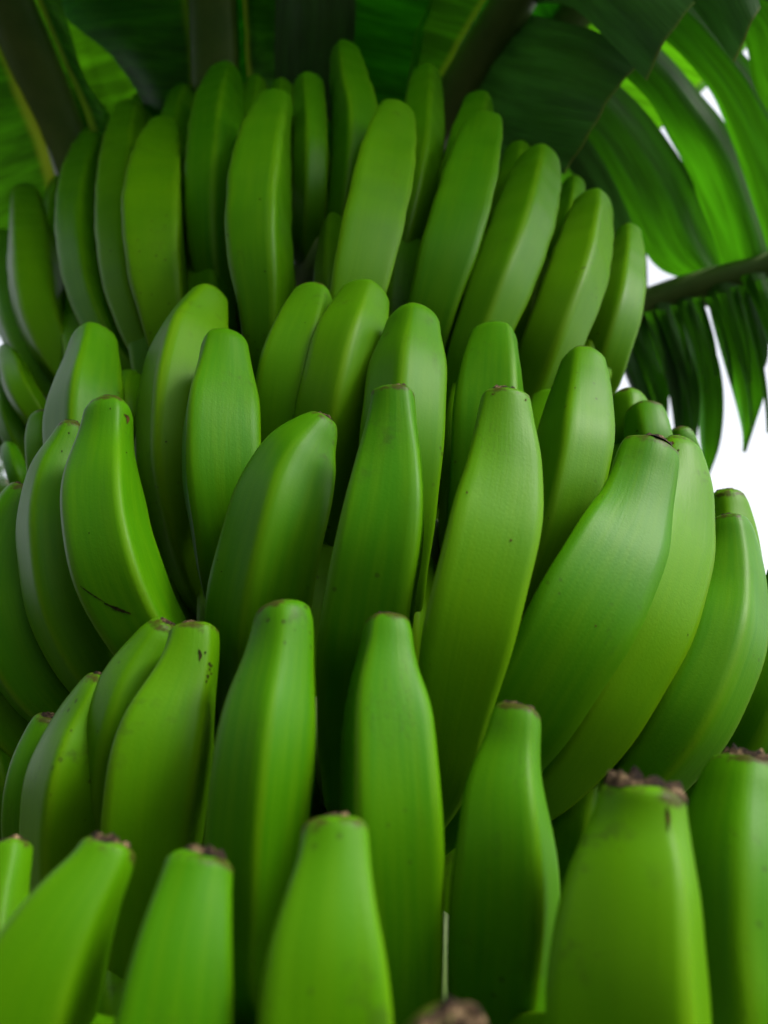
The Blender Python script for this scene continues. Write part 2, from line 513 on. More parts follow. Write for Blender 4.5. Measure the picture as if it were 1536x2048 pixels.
# L4: the torn leaf by the open sky
Ru = dict(corr=.0018)
leaf(None, [(1190, 690, 1.0, 42), (1290, 618, .97, 43), (1370, 588, .95, 42), (1450, 565, .93, 41), (1536, 540, .91, 40), (1660, 500, .88, 29), (1850, 490, .84, 22), (2100, 540, .8, 10)],
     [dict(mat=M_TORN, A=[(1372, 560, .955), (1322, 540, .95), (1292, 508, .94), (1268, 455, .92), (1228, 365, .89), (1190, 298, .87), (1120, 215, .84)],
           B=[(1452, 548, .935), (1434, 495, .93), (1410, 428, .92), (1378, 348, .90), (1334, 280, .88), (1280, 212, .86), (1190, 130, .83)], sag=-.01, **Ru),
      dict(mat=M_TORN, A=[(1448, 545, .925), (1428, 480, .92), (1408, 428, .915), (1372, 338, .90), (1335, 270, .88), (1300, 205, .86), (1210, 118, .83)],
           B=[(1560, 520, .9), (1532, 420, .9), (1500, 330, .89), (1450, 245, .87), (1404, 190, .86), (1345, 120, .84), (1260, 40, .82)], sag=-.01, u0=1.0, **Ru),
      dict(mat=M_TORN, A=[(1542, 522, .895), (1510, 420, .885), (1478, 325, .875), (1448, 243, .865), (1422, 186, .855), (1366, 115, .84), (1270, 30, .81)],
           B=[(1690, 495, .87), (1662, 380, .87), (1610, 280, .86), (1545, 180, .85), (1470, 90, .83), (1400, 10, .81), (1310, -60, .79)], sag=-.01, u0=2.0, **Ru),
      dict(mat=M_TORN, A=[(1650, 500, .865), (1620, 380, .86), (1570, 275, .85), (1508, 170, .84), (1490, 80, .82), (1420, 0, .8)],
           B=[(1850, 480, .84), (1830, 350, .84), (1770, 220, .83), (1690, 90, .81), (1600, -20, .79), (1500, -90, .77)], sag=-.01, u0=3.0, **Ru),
      dict(mat=M_LEAF_SHADED, A=[(1230, 640, .99), (1220, 540, .98), (1190, 430, .95), (1140, 340, .92), (1080, 260, .88)],
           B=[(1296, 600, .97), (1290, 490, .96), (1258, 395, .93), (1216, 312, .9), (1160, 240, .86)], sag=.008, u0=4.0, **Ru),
      dict(mat=M_LEAF_SHADED, A=[(1330, 610, .985), (1352, 680, .98), (1360, 760, .98), (1356, 840, .98), (1346, 910, .98)],
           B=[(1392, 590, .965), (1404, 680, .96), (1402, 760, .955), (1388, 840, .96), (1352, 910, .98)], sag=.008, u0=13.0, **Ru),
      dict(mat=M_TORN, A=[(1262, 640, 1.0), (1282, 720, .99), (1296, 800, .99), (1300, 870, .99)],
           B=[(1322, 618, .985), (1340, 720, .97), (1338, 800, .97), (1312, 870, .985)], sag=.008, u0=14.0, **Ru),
      dict(mat=M_LEAF_SHADED, A=[(1436, 572, .945), (1462, 650, .93), (1480, 720, .93), (1488, 790, .93)],
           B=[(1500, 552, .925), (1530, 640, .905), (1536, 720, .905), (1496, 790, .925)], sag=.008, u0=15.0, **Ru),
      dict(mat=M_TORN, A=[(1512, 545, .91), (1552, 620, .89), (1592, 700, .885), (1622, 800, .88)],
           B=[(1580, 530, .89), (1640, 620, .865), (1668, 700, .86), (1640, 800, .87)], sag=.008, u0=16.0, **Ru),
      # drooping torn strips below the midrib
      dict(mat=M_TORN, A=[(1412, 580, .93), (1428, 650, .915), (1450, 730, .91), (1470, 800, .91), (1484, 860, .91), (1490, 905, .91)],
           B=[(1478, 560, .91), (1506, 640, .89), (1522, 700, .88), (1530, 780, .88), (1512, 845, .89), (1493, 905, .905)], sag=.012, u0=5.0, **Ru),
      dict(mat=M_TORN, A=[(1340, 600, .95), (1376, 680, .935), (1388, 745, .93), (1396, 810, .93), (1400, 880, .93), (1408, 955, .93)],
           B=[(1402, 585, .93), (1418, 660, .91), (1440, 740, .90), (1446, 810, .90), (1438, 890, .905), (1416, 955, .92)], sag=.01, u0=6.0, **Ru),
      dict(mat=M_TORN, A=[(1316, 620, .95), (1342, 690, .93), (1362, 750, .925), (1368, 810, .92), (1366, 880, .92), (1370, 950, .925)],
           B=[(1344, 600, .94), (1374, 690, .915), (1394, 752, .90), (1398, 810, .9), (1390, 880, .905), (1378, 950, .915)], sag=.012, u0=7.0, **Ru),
      dict(mat=M_LEAF_SHADED, A=[(1284, 630, .96), (1314, 700, .945), (1336, 770, .94), (1352, 840, .94), (1362, 905, .94)],
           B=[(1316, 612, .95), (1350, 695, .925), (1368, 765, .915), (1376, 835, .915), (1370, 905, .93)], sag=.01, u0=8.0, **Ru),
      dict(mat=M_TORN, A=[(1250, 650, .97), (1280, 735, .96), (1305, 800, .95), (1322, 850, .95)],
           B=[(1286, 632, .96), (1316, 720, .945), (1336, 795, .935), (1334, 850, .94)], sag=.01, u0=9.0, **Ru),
      dict(mat=M_LEAF_SHADED, A=[(1226, 670, .98), (1250, 745, .97), (1280, 820, .965), (1300, 880, .965)],
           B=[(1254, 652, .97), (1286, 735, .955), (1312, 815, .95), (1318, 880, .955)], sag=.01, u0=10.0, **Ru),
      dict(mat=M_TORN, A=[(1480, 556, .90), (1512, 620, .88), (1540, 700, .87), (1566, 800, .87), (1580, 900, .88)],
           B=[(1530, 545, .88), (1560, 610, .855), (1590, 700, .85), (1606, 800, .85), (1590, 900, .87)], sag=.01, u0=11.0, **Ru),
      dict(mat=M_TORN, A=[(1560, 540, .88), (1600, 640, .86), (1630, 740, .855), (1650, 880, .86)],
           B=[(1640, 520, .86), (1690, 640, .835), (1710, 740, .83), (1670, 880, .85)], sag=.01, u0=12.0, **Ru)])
# thin frayed shreds hanging from the same torn leaf
torn = plant.children[-1]
lr_ = random.Random(4)
for q_ in range(15):
    f_ = (q_ + lr_.uniform(-.3, .3)) / 14
    x0_, y0_, d0_ = 1300 + 330 * f_, 622 - 92 * f_, .905 - .07 * f_
    len_, w_ = lr_.uniform(150, 330) * (.75 + .25 * f_), lr_.uniform(5, 13)
    dr_ = lr_.uniform(30, 75)
    rows_a = [(x0_ + dr_ * math.sin(t * 1.5) - w_ * (1 - .8 * t), y0_ + len_ * t, d0_ + lr_.uniform(-.004, .004)) for t in (0, .3, .6, .85, 1.0)]
    rows_b = [(x + 2 * w_ * (1 - .85 * t), y + lr_.uniform(-4, 4), d - .012) for (x, y, d), t in zip(rows_a, (0, .3, .6, .85, 1.0))]
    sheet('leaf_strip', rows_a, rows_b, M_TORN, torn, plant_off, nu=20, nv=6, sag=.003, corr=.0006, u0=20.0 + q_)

# L5 and L6: leaves higher up that close the roof of the plant
leaf(None, [(560, 560, 1.15, 30), (600, 300, 1.2, 34), (650, 60, 1.22, 36), (700, -200, 1.2, 34), (760, -520, 1.15, 26)],
     [dict(name='blade', A=[(600, 420, 1.18), (620, 280, 1.2), (665, 60, 1.22), (715, -200, 1.2), (770, -520, 1.15)],
           B=[(1010, 480, 1.3), (1120, 260, 1.34), (1180, 20, 1.35), (1170, -240, 1.3), (1080, -560, 1.2)], rib='A', sag=-.03)])
leaf(None, [(900, 420, 1.15, 30), (1040, 260, 1.22, 34), (1200, 80, 1.26, 34), (1360, -90, 1.27, 30), (1600, -280, 1.25, 20)],
     [dict(name='blade', A=[(900, 400, 1.16), (1030, 250, 1.22), (1190, 70, 1.26), (1350, -100, 1.27), (1590, -290, 1.25)],
           B=[(760, 200, 1.25), (860, -10, 1.32), (1000, -180, 1.35), (1200, -330, 1.36), (1480, -430, 1.32)], rib='A', sag=.03),
      dict(name='blade', A=[(915, 425, 1.16), (1050, 268, 1.22), (1210, 90, 1.26), (1370, -80, 1.27), (1605, -270, 1.25)],
           B=[(1080, 480, 1.2), (1170, 380, 1.25), (1330, 250, 1.3), (1500, 90, 1.33), (1700, -120, 1.3)], rib='A', sag=-.03)])

# unseen arching leaves, added over the camera to shade the top of the bunch
def shade_leaf(pts, wid, label=None):
    lf = empty('leaf', label, None, plant)
    P = spline([(*CROWN, .035)] + [(x, y, CAM_H + z, r_) for x, y, z, r_ in pts], 50)
    V, f = tube(P, 12, .8)
    mesh_from('midrib', V - plant_off, f, M_RIB, lf)
    T = np.gradient(P[:, :3], axis=0)
    T /= np.linalg.norm(T, axis=1)[:, None]
    for sgn in (-1, 1):
        V, uv, rs = [], [], []
        nu, nv = 90, 14
        Q = spline(P, nu)
        TT = np.gradient(Q[:, :3], axis=0)
        TT /= np.linalg.norm(TT, axis=1)[:, None]
        la = 0
        for i in range(nu):
            if i:
                la += np.linalg.norm(Q[i, :3] - Q[i - 1, :3])
            s = i / (nu - 1)
            lat = np.cross(TT[i], (0, 0, 1.0))
            lat /= np.linalg.norm(lat)
            upv = np.cross(lat, TT[i])
            w = wid * max(.0, min(1, (s - .12) / .16)) ** .5 * math.sqrt(max(.02, 1 - max(0, (s - .6) / .4) ** 2))
            for j in range(nv):
                t = j / (nv - 1)
                d = sgn * lat * w * t + upv * (w * (.28 * t - .42 * t * t) + .0015 * math.sin(la * 170)) + TT[i] * .06 * t
                V.append(Q[i, :3] + d - upv * Q[i, 3] * .5 - plant_off)
                uv.append((la, t))
                rs.append(1.0)
        mesh_from('blade', V, grid_faces(nu, nv), M_LEAF, lf, attrs={'rib_side': rs}, uv=uv)


shade_leaf([(-.03, .62, 1.12, .03), (.04, .22, 1.16, .025), (.09, -.10, 1.06, .012), (.11, -.20, .98, .006)], .30)
shade_leaf([(-.30, .62, 1.02, .03), (-.48, .28, 1.08, .024), (-.62, -.08, .96, .015), (-.70, -.3, .8, .006)], .28)

shade_leaf([(.24, .68, 1.04, .03), (.42, .38, 1.10, .022), (.54, .12, 1.02, .012), (.58, .0, .94, .006)], .21)

# ------------------------------------------------------------------ the bunch


def y_front(z):                                 # front face of the bunch, z above the camera
    return .245 + .22 * z + .10 * max(0.0, z - .25)


def on_bunch(x, y, o):
    lo, hi = .08, 1.2
    for _ in range(40):
        m = .5 * (lo + hi)
        p = at(x, y, m)
        if p[1] < y_front(p[2] - CAM_H) + o + .66 * (math.sqrt((p[0] + .01) ** 2 + .0225) - .15):
            lo = m
        else:
            hi = m
    return at(x, y, lo)


def axis_point(z):                              # centre line of the bunch
    return np.array((-.015, y_front(max(-.15, z)) + .185, CAM_H + z))


bunch = empty('banana_bunch', 'huge hanging bunch of unripe green bananas, their blunt fingers curving upward in crowded tiers', 'banana bunch',
              loc=tuple(axis_point(-.15)))
boff = np.array(bunch.location)

NSEG = 44


def banana(pts, o=0.0, rid=10, sharp=16.0, scar=.6, dip=.062, tipin=.008, label=None, vis_rid=1.0, tipw=0, slim=.965):
    """pts: rows (x, y, half width) in photo pixels from flower end to where it disappears;
    o: how far behind the front of the bunch it lies; rid: direction of its nearest ridge, degrees to the right of the viewer."""
    pts = [(pts[0][0], pts[0][1] + .1 * pts[0][2], min(pts[0][2] * (tipw if tipw else 1.18 if scar >= .35 else 1.06), .97 * pts[1][2]))] + list(pts[1:])
    n = len(pts)
    rows = []
    cum = [0.0]
    for i in range(1, n):
        cum.append(cum[-1] + math.hypot(pts[i][0] - pts[i - 1][0], pts[i][1] - pts[i - 1][1]))
    for (x, y, hw), c in zip(pts, cum):
        s = c / cum[-1]
        oo = o + tipin * max(0.0, 1 - s / .3) ** 1.5 + dip * max(0.0, (s - .3) / .7) ** 1.7
        p = on_bunch(x, y, oo)
        rows.append((*p, hw * depth_of(p) / F))
    rows = np.array(rows)
    # hidden part: the finger bends in to its stem on the bunch stalk
    end = rows[-1]
    zl = end[2] - CAM_H - .035
    ax = axis_point(zl)
    to = ax - end[:3]
    q1 = end[:3] + .45 * to + np.array((0, 0, -.004))
    q2 = end[:3] + .86 * to
    rows = np.vstack([rows, (*q1, min(end[3] * .9, .0175)), (*q2, .012)])
    L = None

    def spacing(tot):
        t = np.linspace(0, 1, 58)
        return tot * (t ** 1.25)
    C = spline(rows, 58, spacing)
    C[:, 3] *= slim
    # light smoothing of the radius and the line
    for _ in range(2):
        C[1:-1] = .25 * C[:-2] + .5 * C[1:-1] + .25 * C[2:]
    eye = np.array((0, 0, CAM_H))
    ax0 = C[0, :3] - C[5, :3]
    ax0 /= np.linalg.norm(ax0)
    vv = C[0, :3] - eye
    vv /= np.linalg.norm(vv)
    sphi = abs(float(np.dot(ax0, vv)))
    cut = C[0, 3] * (.72 * sphi + (.22 if scar >= .35 else .42)) / max(.5, math.sqrt(1 - sphi * sphi))
    L0 = np.concatenate([[0], np.cumsum(np.linalg.norm(np.diff(C[:, :3], axis=0), axis=1))])
    s_new = cut + (L0[-1] - cut) * np.linspace(0, 1, len(C)) ** 1.25
    r_first = C[0, 3]
    C = np.stack([np.interp(s_new, L0, C[:, c]) for c in range(4)], 1)
    fade = np.clip(1 - (s_new - cut) / (.55 * r_first), 0, 1) ** 1.5
    C[:, 3] -= fade * (C[0, 3] - r_first) * .8
    T = np.gradient(C[:, :3], axis=0)
    T /= np.linalg.norm(T, axis=1)[:, None]
    # angles of the five faces (between ridges)
    lr = random.Random(int(abs(pts[0][0] * 13 + pts[0][1] * 7)) + 5)
    if isinstance(rid, tuple):
        lo_, hi_ = min(rid), max(rid)
        back = 360 - (hi_ - lo_)
        nb = max(2, round(back / 82))
        degs = [lo_, hi_] + [hi_ + back * (k + 1) / nb + lr.uniform(-7, 7) for k in range(nb - 1)]
    else:
        degs = [rid + 72 * k + (lr.uniform(-9, 9) if k else 0) for k in range(5)]
    ridge_a = [math.radians(d) for d in degs]
    ang = np.linspace(0, 2 * math.pi, NSEG, endpoint=False)
    acc = np.zeros(NSEG)
    for k in range(len(ridge_a)):
        r0, r1 = ridge_a[k], ridge_a[(k + 1) % len(ridge_a)] + (2 * math.pi if k == len(ridge_a) - 1 else 0)
        apo = max(.5, math.cos((r1 - r0) / 2)) ** .62
        acc += np.maximum(0, np.cos(ang - (r0 + r1) / 2) / apo) ** sharp
    rp = acc ** (-1 / sharp)
    # width as the viewer sees it
    seen = np.abs(rp * np.sin(ang)).max()
    rp = rp / seen
    circ = np.full(NSEG, 1.0)
    ridge_v = np.zeros(NSEG)
    for ra in ridge_a:
        d = (ang - ra + math.pi) % (2 * math.pi) - math.pi
        ridge_v = np.maximum(ridge_v, np.exp(-(d / .085) ** 2))
    V, ridge, along, around = [], [], [], []
    nC = len(C)
    frames = []
    prev = None
    s_ref = None
    for i in range(nC):
        t = T[i]
        if i < 44 or prev is None:
            v = C[i, :3] - eye
            v /= np.linalg.norm(v)
            s = np.cross(t, v)
            if np.linalg.norm(s) < .25 and prev is not None:
                s = prev - t * np.dot(prev, t)
            s /= np.linalg.norm(s)
            if prev is not None and np.dot(s, prev) < 0:
                s = -s
        else:
            s = prev - t * np.dot(prev, t)
            s /= np.linalg.norm(s)
        if prev is not None:
            s = .5 * s + .5 * prev
            s -= t * np.dot(s, t)
            s /= np.linalg.norm(s)
        prev = s
        frames.append((s, np.cross(s, t)))
    # right of the viewer must be +s
    right = np.array((1.0, 0, 0))
    flip = -1.0 if np.dot(frames[12][0], right) < 0 and abs(frames[12][0][0]) > .2 else 1.0
    ring = []
    arc = np.concatenate([[0], np.cumsum(np.linalg.norm(np.diff(C[:, :3], axis=0), axis=1))])
    tot = arc[-1]
    r_tip = C[0, 3]
    wob = [lr.uniform(0, 6.28) for _ in range(4)]

    def shape(i):
        w = np.interp(arc[i] / tot, [0, .06, .2, .75, 1], [.3, .6, 1, .9, .2])
        w *= vis_rid
        return circ * (1 - w) + rp * w

    # blunt flower end: a few rings closing over the tip
    t0 = -T[0]
    s0, f0 = frames[0]
    ch_ = [.24, .26, .265, .235, .155, .065] if scar >= .35 else [.52, .49, .415, .305, .18, .075]
    caps = list(zip((.10, .35, .58, .76, .88, .96), ch_))
    for rf, dz in caps:
        ring.append((C[0, :3] + t0 * r_tip * dz, r_tip * rf, s0, f0, shape(0), 0.0, 1 - rf))
    for i in range(nC):
        rr = C[i, 3] * (1 + .012 * math.sin(arc[i] * 150 + wob[0]) + .01 * math.sin(arc[i] * 77 + wob[1]))
        ring.append((C[i, :3], rr, frames[i][0], frames[i][1], shape(i), arc[i] / tot, 0))
    for c, rr, s, f, sh, al, cap in ring:
        s = s * flip
        fr = f if np.dot(f, eye - c) > 0 else -f
        for j in range(NSEG):
            rad = rr * sh[j]
            V.append(c + rad * (math.sin(ang[j]) * s + math.cos(ang[j]) * fr) - boff)
            ridge.append(ridge_v[j] * min(1.0, .25 + 4 * al) * vis_rid if not cap else .2 * ridge_v[j])
            along.append(al)
            around.append(ang[j])
    nr = len(ring)
    f = grid_faces(nr, NSEG, True)
    f.append(tuple(range(NSEG))[::-1])
    f.append(tuple((nr - 1) * NSEG + j for j in range(NSEG)))
    # seam-free "around": use cosine-like triangle wave
    around = np.abs(np.asarray(around) - math.pi)
    ob = mesh_from('banana', V, f, M_BAN, bunch, attrs={'ridge': ridge, 'along': along, 'around': around})
    if label:
        ob['label'] = label
    RAD.append((pts[0][:2], round(float(C[:, 3].max()), 4), round(float(tot), 3)))
    # dried flower scar on the end
    if scar > 0:
        ns, nrg = 34, 9
        SV = []
        hs = np.array([lr.uniform(.0, 1.0) ** 1.6 for _ in range(ns)])
        hs = (hs + .35 * np.roll(hs, 1)) / 1.35
        rad_n = np.array([lr.uniform(-1, 1) for _ in range(ns)])
        rad_n = (rad_n + .8 * np.roll(rad_n, 1) + .4 * np.roll(rad_n, -1)) / 2.2
        knob_a, knob_r = lr.uniform(0, 6.28), lr.uniform(.1, .4)
        for a in range(nrg):
            q = a / (nrg - 1)
            for j in range(ns):
                aj = 2 * math.pi * j / ns
                rf = (.06 + (.42 + .32 * min(1.15, scar)) * q) * (1 + .13 * math.sin(2 * aj + wob[2]) + .16 * rad_n[j] * q)
                rf = min(rf, .985)
                base_h = np.interp(rf, [0, .10, .35, .58, .76, .88, .96, 1.0], [ch_[0]] + ch_ + [.0])
                lip = math.exp(-((q - .84) / .16) ** 2) * hs[j] * .30 * scar
                kx = rf * math.cos(aj) - knob_r * math.cos(knob_a)
                ky = rf * math.sin(aj) - knob_r * math.sin(knob_a)
                knob = .26 * scar * math.exp(-(kx * kx + ky * ky) / .05) * (.75 + .5 * lr.random())
                h = base_h + .012 + lip + knob + .05 * scar * lr.uniform(-1, 1) * (1 - q)
                if a == nrg - 1:
                    h = base_h - .03
                SV.append(C[0, :3] + t0 * r_tip * h + r_tip * rf * (math.sin(aj) * s0 + math.cos(aj) * f0) - boff)
        sf = grid_faces(nrg, ns, True)
        sf.append(tuple(range(ns))[::-1])
        mesh_from('flower_scar', SV, sf, M_SCAR, ob)
    return ob


RAD = []
# --- nearest tier
banana([(22, 1675, 36), (18, 1720, 44), (0, 1800, 53), (-15, 1920, 75), (-40, 2100, 85)], -.022, 5, scar=.9, tipin=0.0, dip=.01, tipw=1.42, slim=1.0)
banana([(222, 1682, 42), (205, 1730, 66), (160, 1800, 90), (110, 1890, 112), (70, 1990, 130), (40, 2120, 140)], -.035, (25, -55), scar=1, tipin=0.0, dip=.01, tipw=1.42, slim=1.0)
banana([(407, 1700, 48), (396, 1740, 70), (384, 1800, 80), (370, 1870, 94), (357, 1960, 110), (345, 2060, 120), (335, 2180, 124)], -.04, (60, -55), scar=.9, tipin=0.0, dip=.01, tipw=1.42, slim=1.0)
banana([(668, 1626, 52), (670, 1670, 70), (668, 1730, 78), (660, 1800, 95), (652, 1900, 120), (650, 2000, 130), (652, 2120, 133)], -.04, (56, -55), scar=.45, tipin=0.0, dip=.01, tipw=1.42, slim=1.0)
banana([(918, 2006, 66), (905, 2050, 95), (900, 2130, 120), (890, 2250, 140), (885, 2380, 135)], -.07, 30, scar=1.2, tipin=-.018, dip=.01, tipw=1.42, slim=1.0)
banana([(1288, 1562, 60), (1286, 1610, 88), (1282, 1690, 108), (1275, 1790, 140), (1268, 1900, 158), (1266, 2030, 168), (1268, 2150, 165)], -.042, (33, -70), scar=1.25, tipin=-.006, dip=.01, tipw=1.42, slim=1.0)
banana([(1498, 1503, 50), (1495, 1560, 85), (1490, 1640, 110), (1490, 1750, 135), (1490, 1900, 150), (1490, 2100, 160)], -.018, (-3, 68), scar=1.2, tipin=-.006, dip=.01, tipw=1.42, slim=1.0)
# --- second tier
banana([(1038, 1404, 42), (1032, 1440, 55), (1022, 1510, 64), (1012, 1580, 86), (1014, 1680, 103), (1012, 1800, 112), (1003, 1950, 110), (1000, 2100, 105)], -.006, (31, -60), scar=.7, tipin=-0.006, dip=.05)
banana([(774, 1222, 40), (775, 1260, 54), (773, 1310, 62), (770, 1370, 80), (775, 1440, 100), (778, 1540, 108), (782, 1650, 110), (788, 1780, 107), (790, 1920, 100), (790, 2080, 90)], -.004, (52, -30), scar=.55, tipin=-0.006, dip=.05)
banana([(562, 1196, 46), (568, 1225, 60), (566, 1270, 66), (558, 1330, 77), (545, 1400, 93), (535, 1480, 103), (525, 1570, 108), (515, 1680, 106), (510, 1800, 100), (510, 1950, 90)], -.006, (-2, 62), sharp=16, scar=.35, tipin=-0.006, dip=.05)
banana([(385, 1240, 45), (388, 1275, 55), (378, 1330, 66), (355, 1400, 86), (330, 1480, 106), (315, 1570, 114), (303, 1670, 110), (300, 1800, 100), (310, 1950, 90)], .012, (-48, 32), scar=.4, tipin=-0.006, dip=.05,
       label='green banana with dark scuffs beside its neck')
banana([(335, 1240, 32), (310, 1290, 50), (275, 1360, 70), (245, 1440, 78), (225, 1530, 75), (220, 1620, 70), (225, 1750, 65)], .02, -20, scar=.3, tipin=-0.006, dip=.05)
banana([(208, 1348, 30), (195, 1390, 50), (165, 1460, 70), (140, 1540, 85), (125, 1630, 85), (120, 1730, 80), (130, 1860, 70)], .022, (-16, 58), sharp=16, scar=.6, tipin=-0.006, dip=.05)
banana([(100, 1427, 24), (90, 1460, 36), (72, 1530, 50), (60, 1610, 52), (60, 1700, 50), (70, 1800, 45)], .03, 0, scar=.6, tipin=-0.006, dip=.05)
# --- third tier
banana([(652, 830, 30), (638, 856, 46), (604, 910, 82), (578, 980, 103), (556, 1060, 112), (535, 1150, 116), (520, 1240, 112), (505, 1340, 95), (500, 1440, 80)], .016, (-14, 55), scar=.5, tipin=-0.011)
banana([(785, 764, 40), (786, 800, 49), (785, 860, 56), (782, 930, 72), (776, 1010, 88), (765, 1090, 95), (750, 1170, 99), (738, 1260, 100), (725, 1350, 92), (715, 1450, 80)], -.008, (38, -60), scar=.6, tipin=-0.011)
banana([(1009, 768, 45), (1010, 800, 55), (1006, 860, 64), (1003, 930, 80), (990, 1010, 95), (972, 1090, 103), (952, 1170, 104), (930, 1260, 100), (910, 1360, 90), (893, 1460, 76), (880, 1560, 60)], -.014, (-48, 68), scar=.7, tipin=-0.011)
banana([(1310, 864, 52), (1297, 900, 66), (1282, 960, 72), (1255, 1040, 88), (1215, 1125, 108), (1165, 1220, 118), (1115, 1310, 116), (1065, 1400, 105), (1015, 1490, 85), (970, 1570, 60)], -.002, (74, -58), slim=.93, scar=1.0, tipin=-0.011,
       label='largest banana of its tier with a torn brown rim at its tip')
banana([(1350, 862, 35), (1352, 920, 55), (1350, 1000, 76), (1335, 1090, 92), (1305, 1190, 102), (1262, 1290, 106), (1210, 1390, 98), (1150, 1490, 85), (1090, 1570, 65)], .018, (72, -8), scar=.3, tipin=-0.011)
banana([(1455, 1024, 32), (1460, 1060, 46), (1462, 1120, 60), (1455, 1200, 78), (1435, 1290, 90), (1400, 1380, 93), (1350, 1470, 88), (1290, 1550, 75), (1220, 1640, 55)], .022, (26, -40), scar=.4, tipin=-0.011)
banana([(1450, 972, 34), (1455, 1010, 42), (1460, 1080, 55), (1465, 1170, 62), (1450, 1280, 66), (1410, 1400, 60)], .05, 0, scar=.3, tipin=-0.011)
banana([(1575, 1120, 34), (1578, 1170, 48), (1572, 1240, 66), (1555, 1320, 80), (1520, 1410, 84), (1470, 1500, 80), (1400, 1580, 65)], .034, 20, scar=.4, tipin=-0.011)
banana([(218, 780, 38), (220, 815, 48), (215, 870, 56), (210, 930, 72), (212, 1010, 86), (225, 1090, 91), (250, 1170, 92), (290, 1250, 85), (345, 1330, 70), (400, 1400, 55)], 0, (16, -70), scar=.25, tipin=-0.011,
       label='green banana with a thin dark scratch low on its side')
banana([(147, 838, 24), (137, 875, 32), (115, 940, 55), (105, 1020, 66), (110, 1110, 73), (130, 1200, 78), (165, 1290, 75), (220, 1370, 65), (280, 1430, 50)], .014, 40, scar=.3, tipin=-0.011)
banana([(48, 968, 22), (35, 1005, 40), (20, 1070, 58), (12, 1160, 72), (30, 1260, 78), (70, 1350, 73), (130, 1420, 63), (200, 1480, 50)], .028, 30, scar=.5, tipin=-0.011)
banana([(-50, 1120, 28), (-55, 1180, 50), (-45, 1280, 72), (0, 1400, 75), (60, 1480, 65), (140, 1540, 50)], .045, 30, scar=.4, tipin=-0.011)
# --- second row of the third tier
banana([(441, 642, 36), (448, 670, 44), (447, 720, 54), (442, 790, 71), (438, 870, 85), (440, 960, 85), (448, 1050, 78), (455, 1140, 68), (470, 1230, 55)], .022, (-40, 62), scar=.15, tipin=-0.005)
banana([(430, 566, 27), (418, 597, 40), (390, 660, 68), (370, 740, 84), (358, 830, 87), (358, 920, 85), (370, 1010, 80), (390, 1110, 65), (420, 1200, 50)], .042, (-26, 50), sharp=16, scar=.15, tipin=-0.005)
banana([(187, 635, 38), (189, 665, 45), (182, 720, 56), (172, 790, 75), (168, 870, 80), (175, 950, 80), (195, 1040, 73), (240, 1130, 58)], .03, (-15, 60), scar=.25, tipin=-0.005)
banana([(95, 815, 20), (85, 850, 30), (90, 920, 38), (105, 1000, 43), (130, 1080, 42)], .045, 0, scar=.2, tipin=-0.005)
banana([(633, 553, 35), (632, 580, 42), (615, 640, 57), (595, 710, 71), (580, 790, 78), (572, 870, 76), (570, 960, 70), (580, 1060, 55)], .042, (15, -60), scar=.2, tipin=-0.005)
banana([(738, 550, 34), (735, 580, 45), (715, 640, 64), (692, 710, 76), (675, 790, 80), (660, 870, 78), (655, 960, 70), (660, 1060, 55)], .036, (0, 68), sharp=16, scar=.2, tipin=-0.005)
banana([(831, 594, 42), (830, 620, 50), (825, 670, 60), (818, 730, 79), (812, 810, 90), (805, 900, 90), (800, 1000, 84), (800, 1100, 68), (805, 1210, 45)], .026, (-9, 62), scar=.3, tipin=-0.005)
banana([(989, 632, 37), (988, 660, 46), (985, 710, 58), (982, 780, 74), (978, 870, 79), (970, 960, 76), (955, 1060, 68), (940, 1160, 58)], .036, (32, -52), sharp=16, scar=.3, tipin=-0.005)
banana([(1162, 682, 35), (1165, 710, 44), (1162, 770, 60), (1155, 840, 77), (1145, 920, 83), (1125, 1010, 82), (1095, 1100, 76), (1060, 1190, 66), (1020, 1280, 50)], .028, (-13, 62), scar=.3, tipin=-0.005)
banana([(1283, 792, 37), (1290, 830, 43), (1300, 900, 50), (1300, 1000, 58), (1280, 1100, 58)], .052, -10, scar=.2, tipin=-0.005)
banana([(1252, 767, 30), (1255, 800, 38), (1262, 880, 48), (1262, 980, 50)], .066, 10, scar=.2, tipin=-0.005)
banana([(1355, 852, 24), (1365, 890, 32), (1370, 960, 40), (1370, 1040, 48)], .056, 0, scar=.2, tipin=-0.005)
# --- upper tier, front row
EO = .03
banana([(798, 205, 29), (790, 235, 40), (775, 300, 54), (758, 380, 64), (740, 460, 66), (722, 540, 64), (705, 620, 58), (690, 710, 50), (680, 800, 40)], EO, (60, -50), scar=.1, tipin=0.002)
banana([(970, 228, 31), (968, 255, 41), (953, 320, 54), (933, 400, 63), (910, 480, 66), (885, 560, 63), (862, 640, 55), (845, 730, 45)], EO, (45, -65), sharp=16, scar=.1, tipin=0.002)
banana([(1080, 300, 31), (1078, 325, 42), (1060, 400, 60), (1035, 480, 67), (1005, 560, 68), (975, 640, 62), (945, 720, 55), (920, 800, 45)], EO + .004, (0, 70), scar=.1, tipin=0.002)
banana([(1182, 385, 30), (1185, 410, 40), (1172, 480, 58), (1150, 560, 67), (1120, 640, 67), (1088, 720, 62), (1055, 800, 55)], EO + .008, (10, -65), sharp=16, scar=.1, tipin=0.002)
banana([(1256, 451, 23), (1256, 480, 28), (1248, 550, 42), (1232, 630, 51), (1205, 710, 53), (1170, 790, 50)], EO + .02, 0, scar=.1, tipin=0.002)
banana([(558, 186, 29), (552, 210, 38), (536, 275, 55), (524, 350, 67), (518, 430, 71), (520, 510, 71), (528, 590, 62), (530, 670, 48), (530, 750, 35)], EO - .002, (20, -60), sharp=16, scar=.1, tipin=0.002)
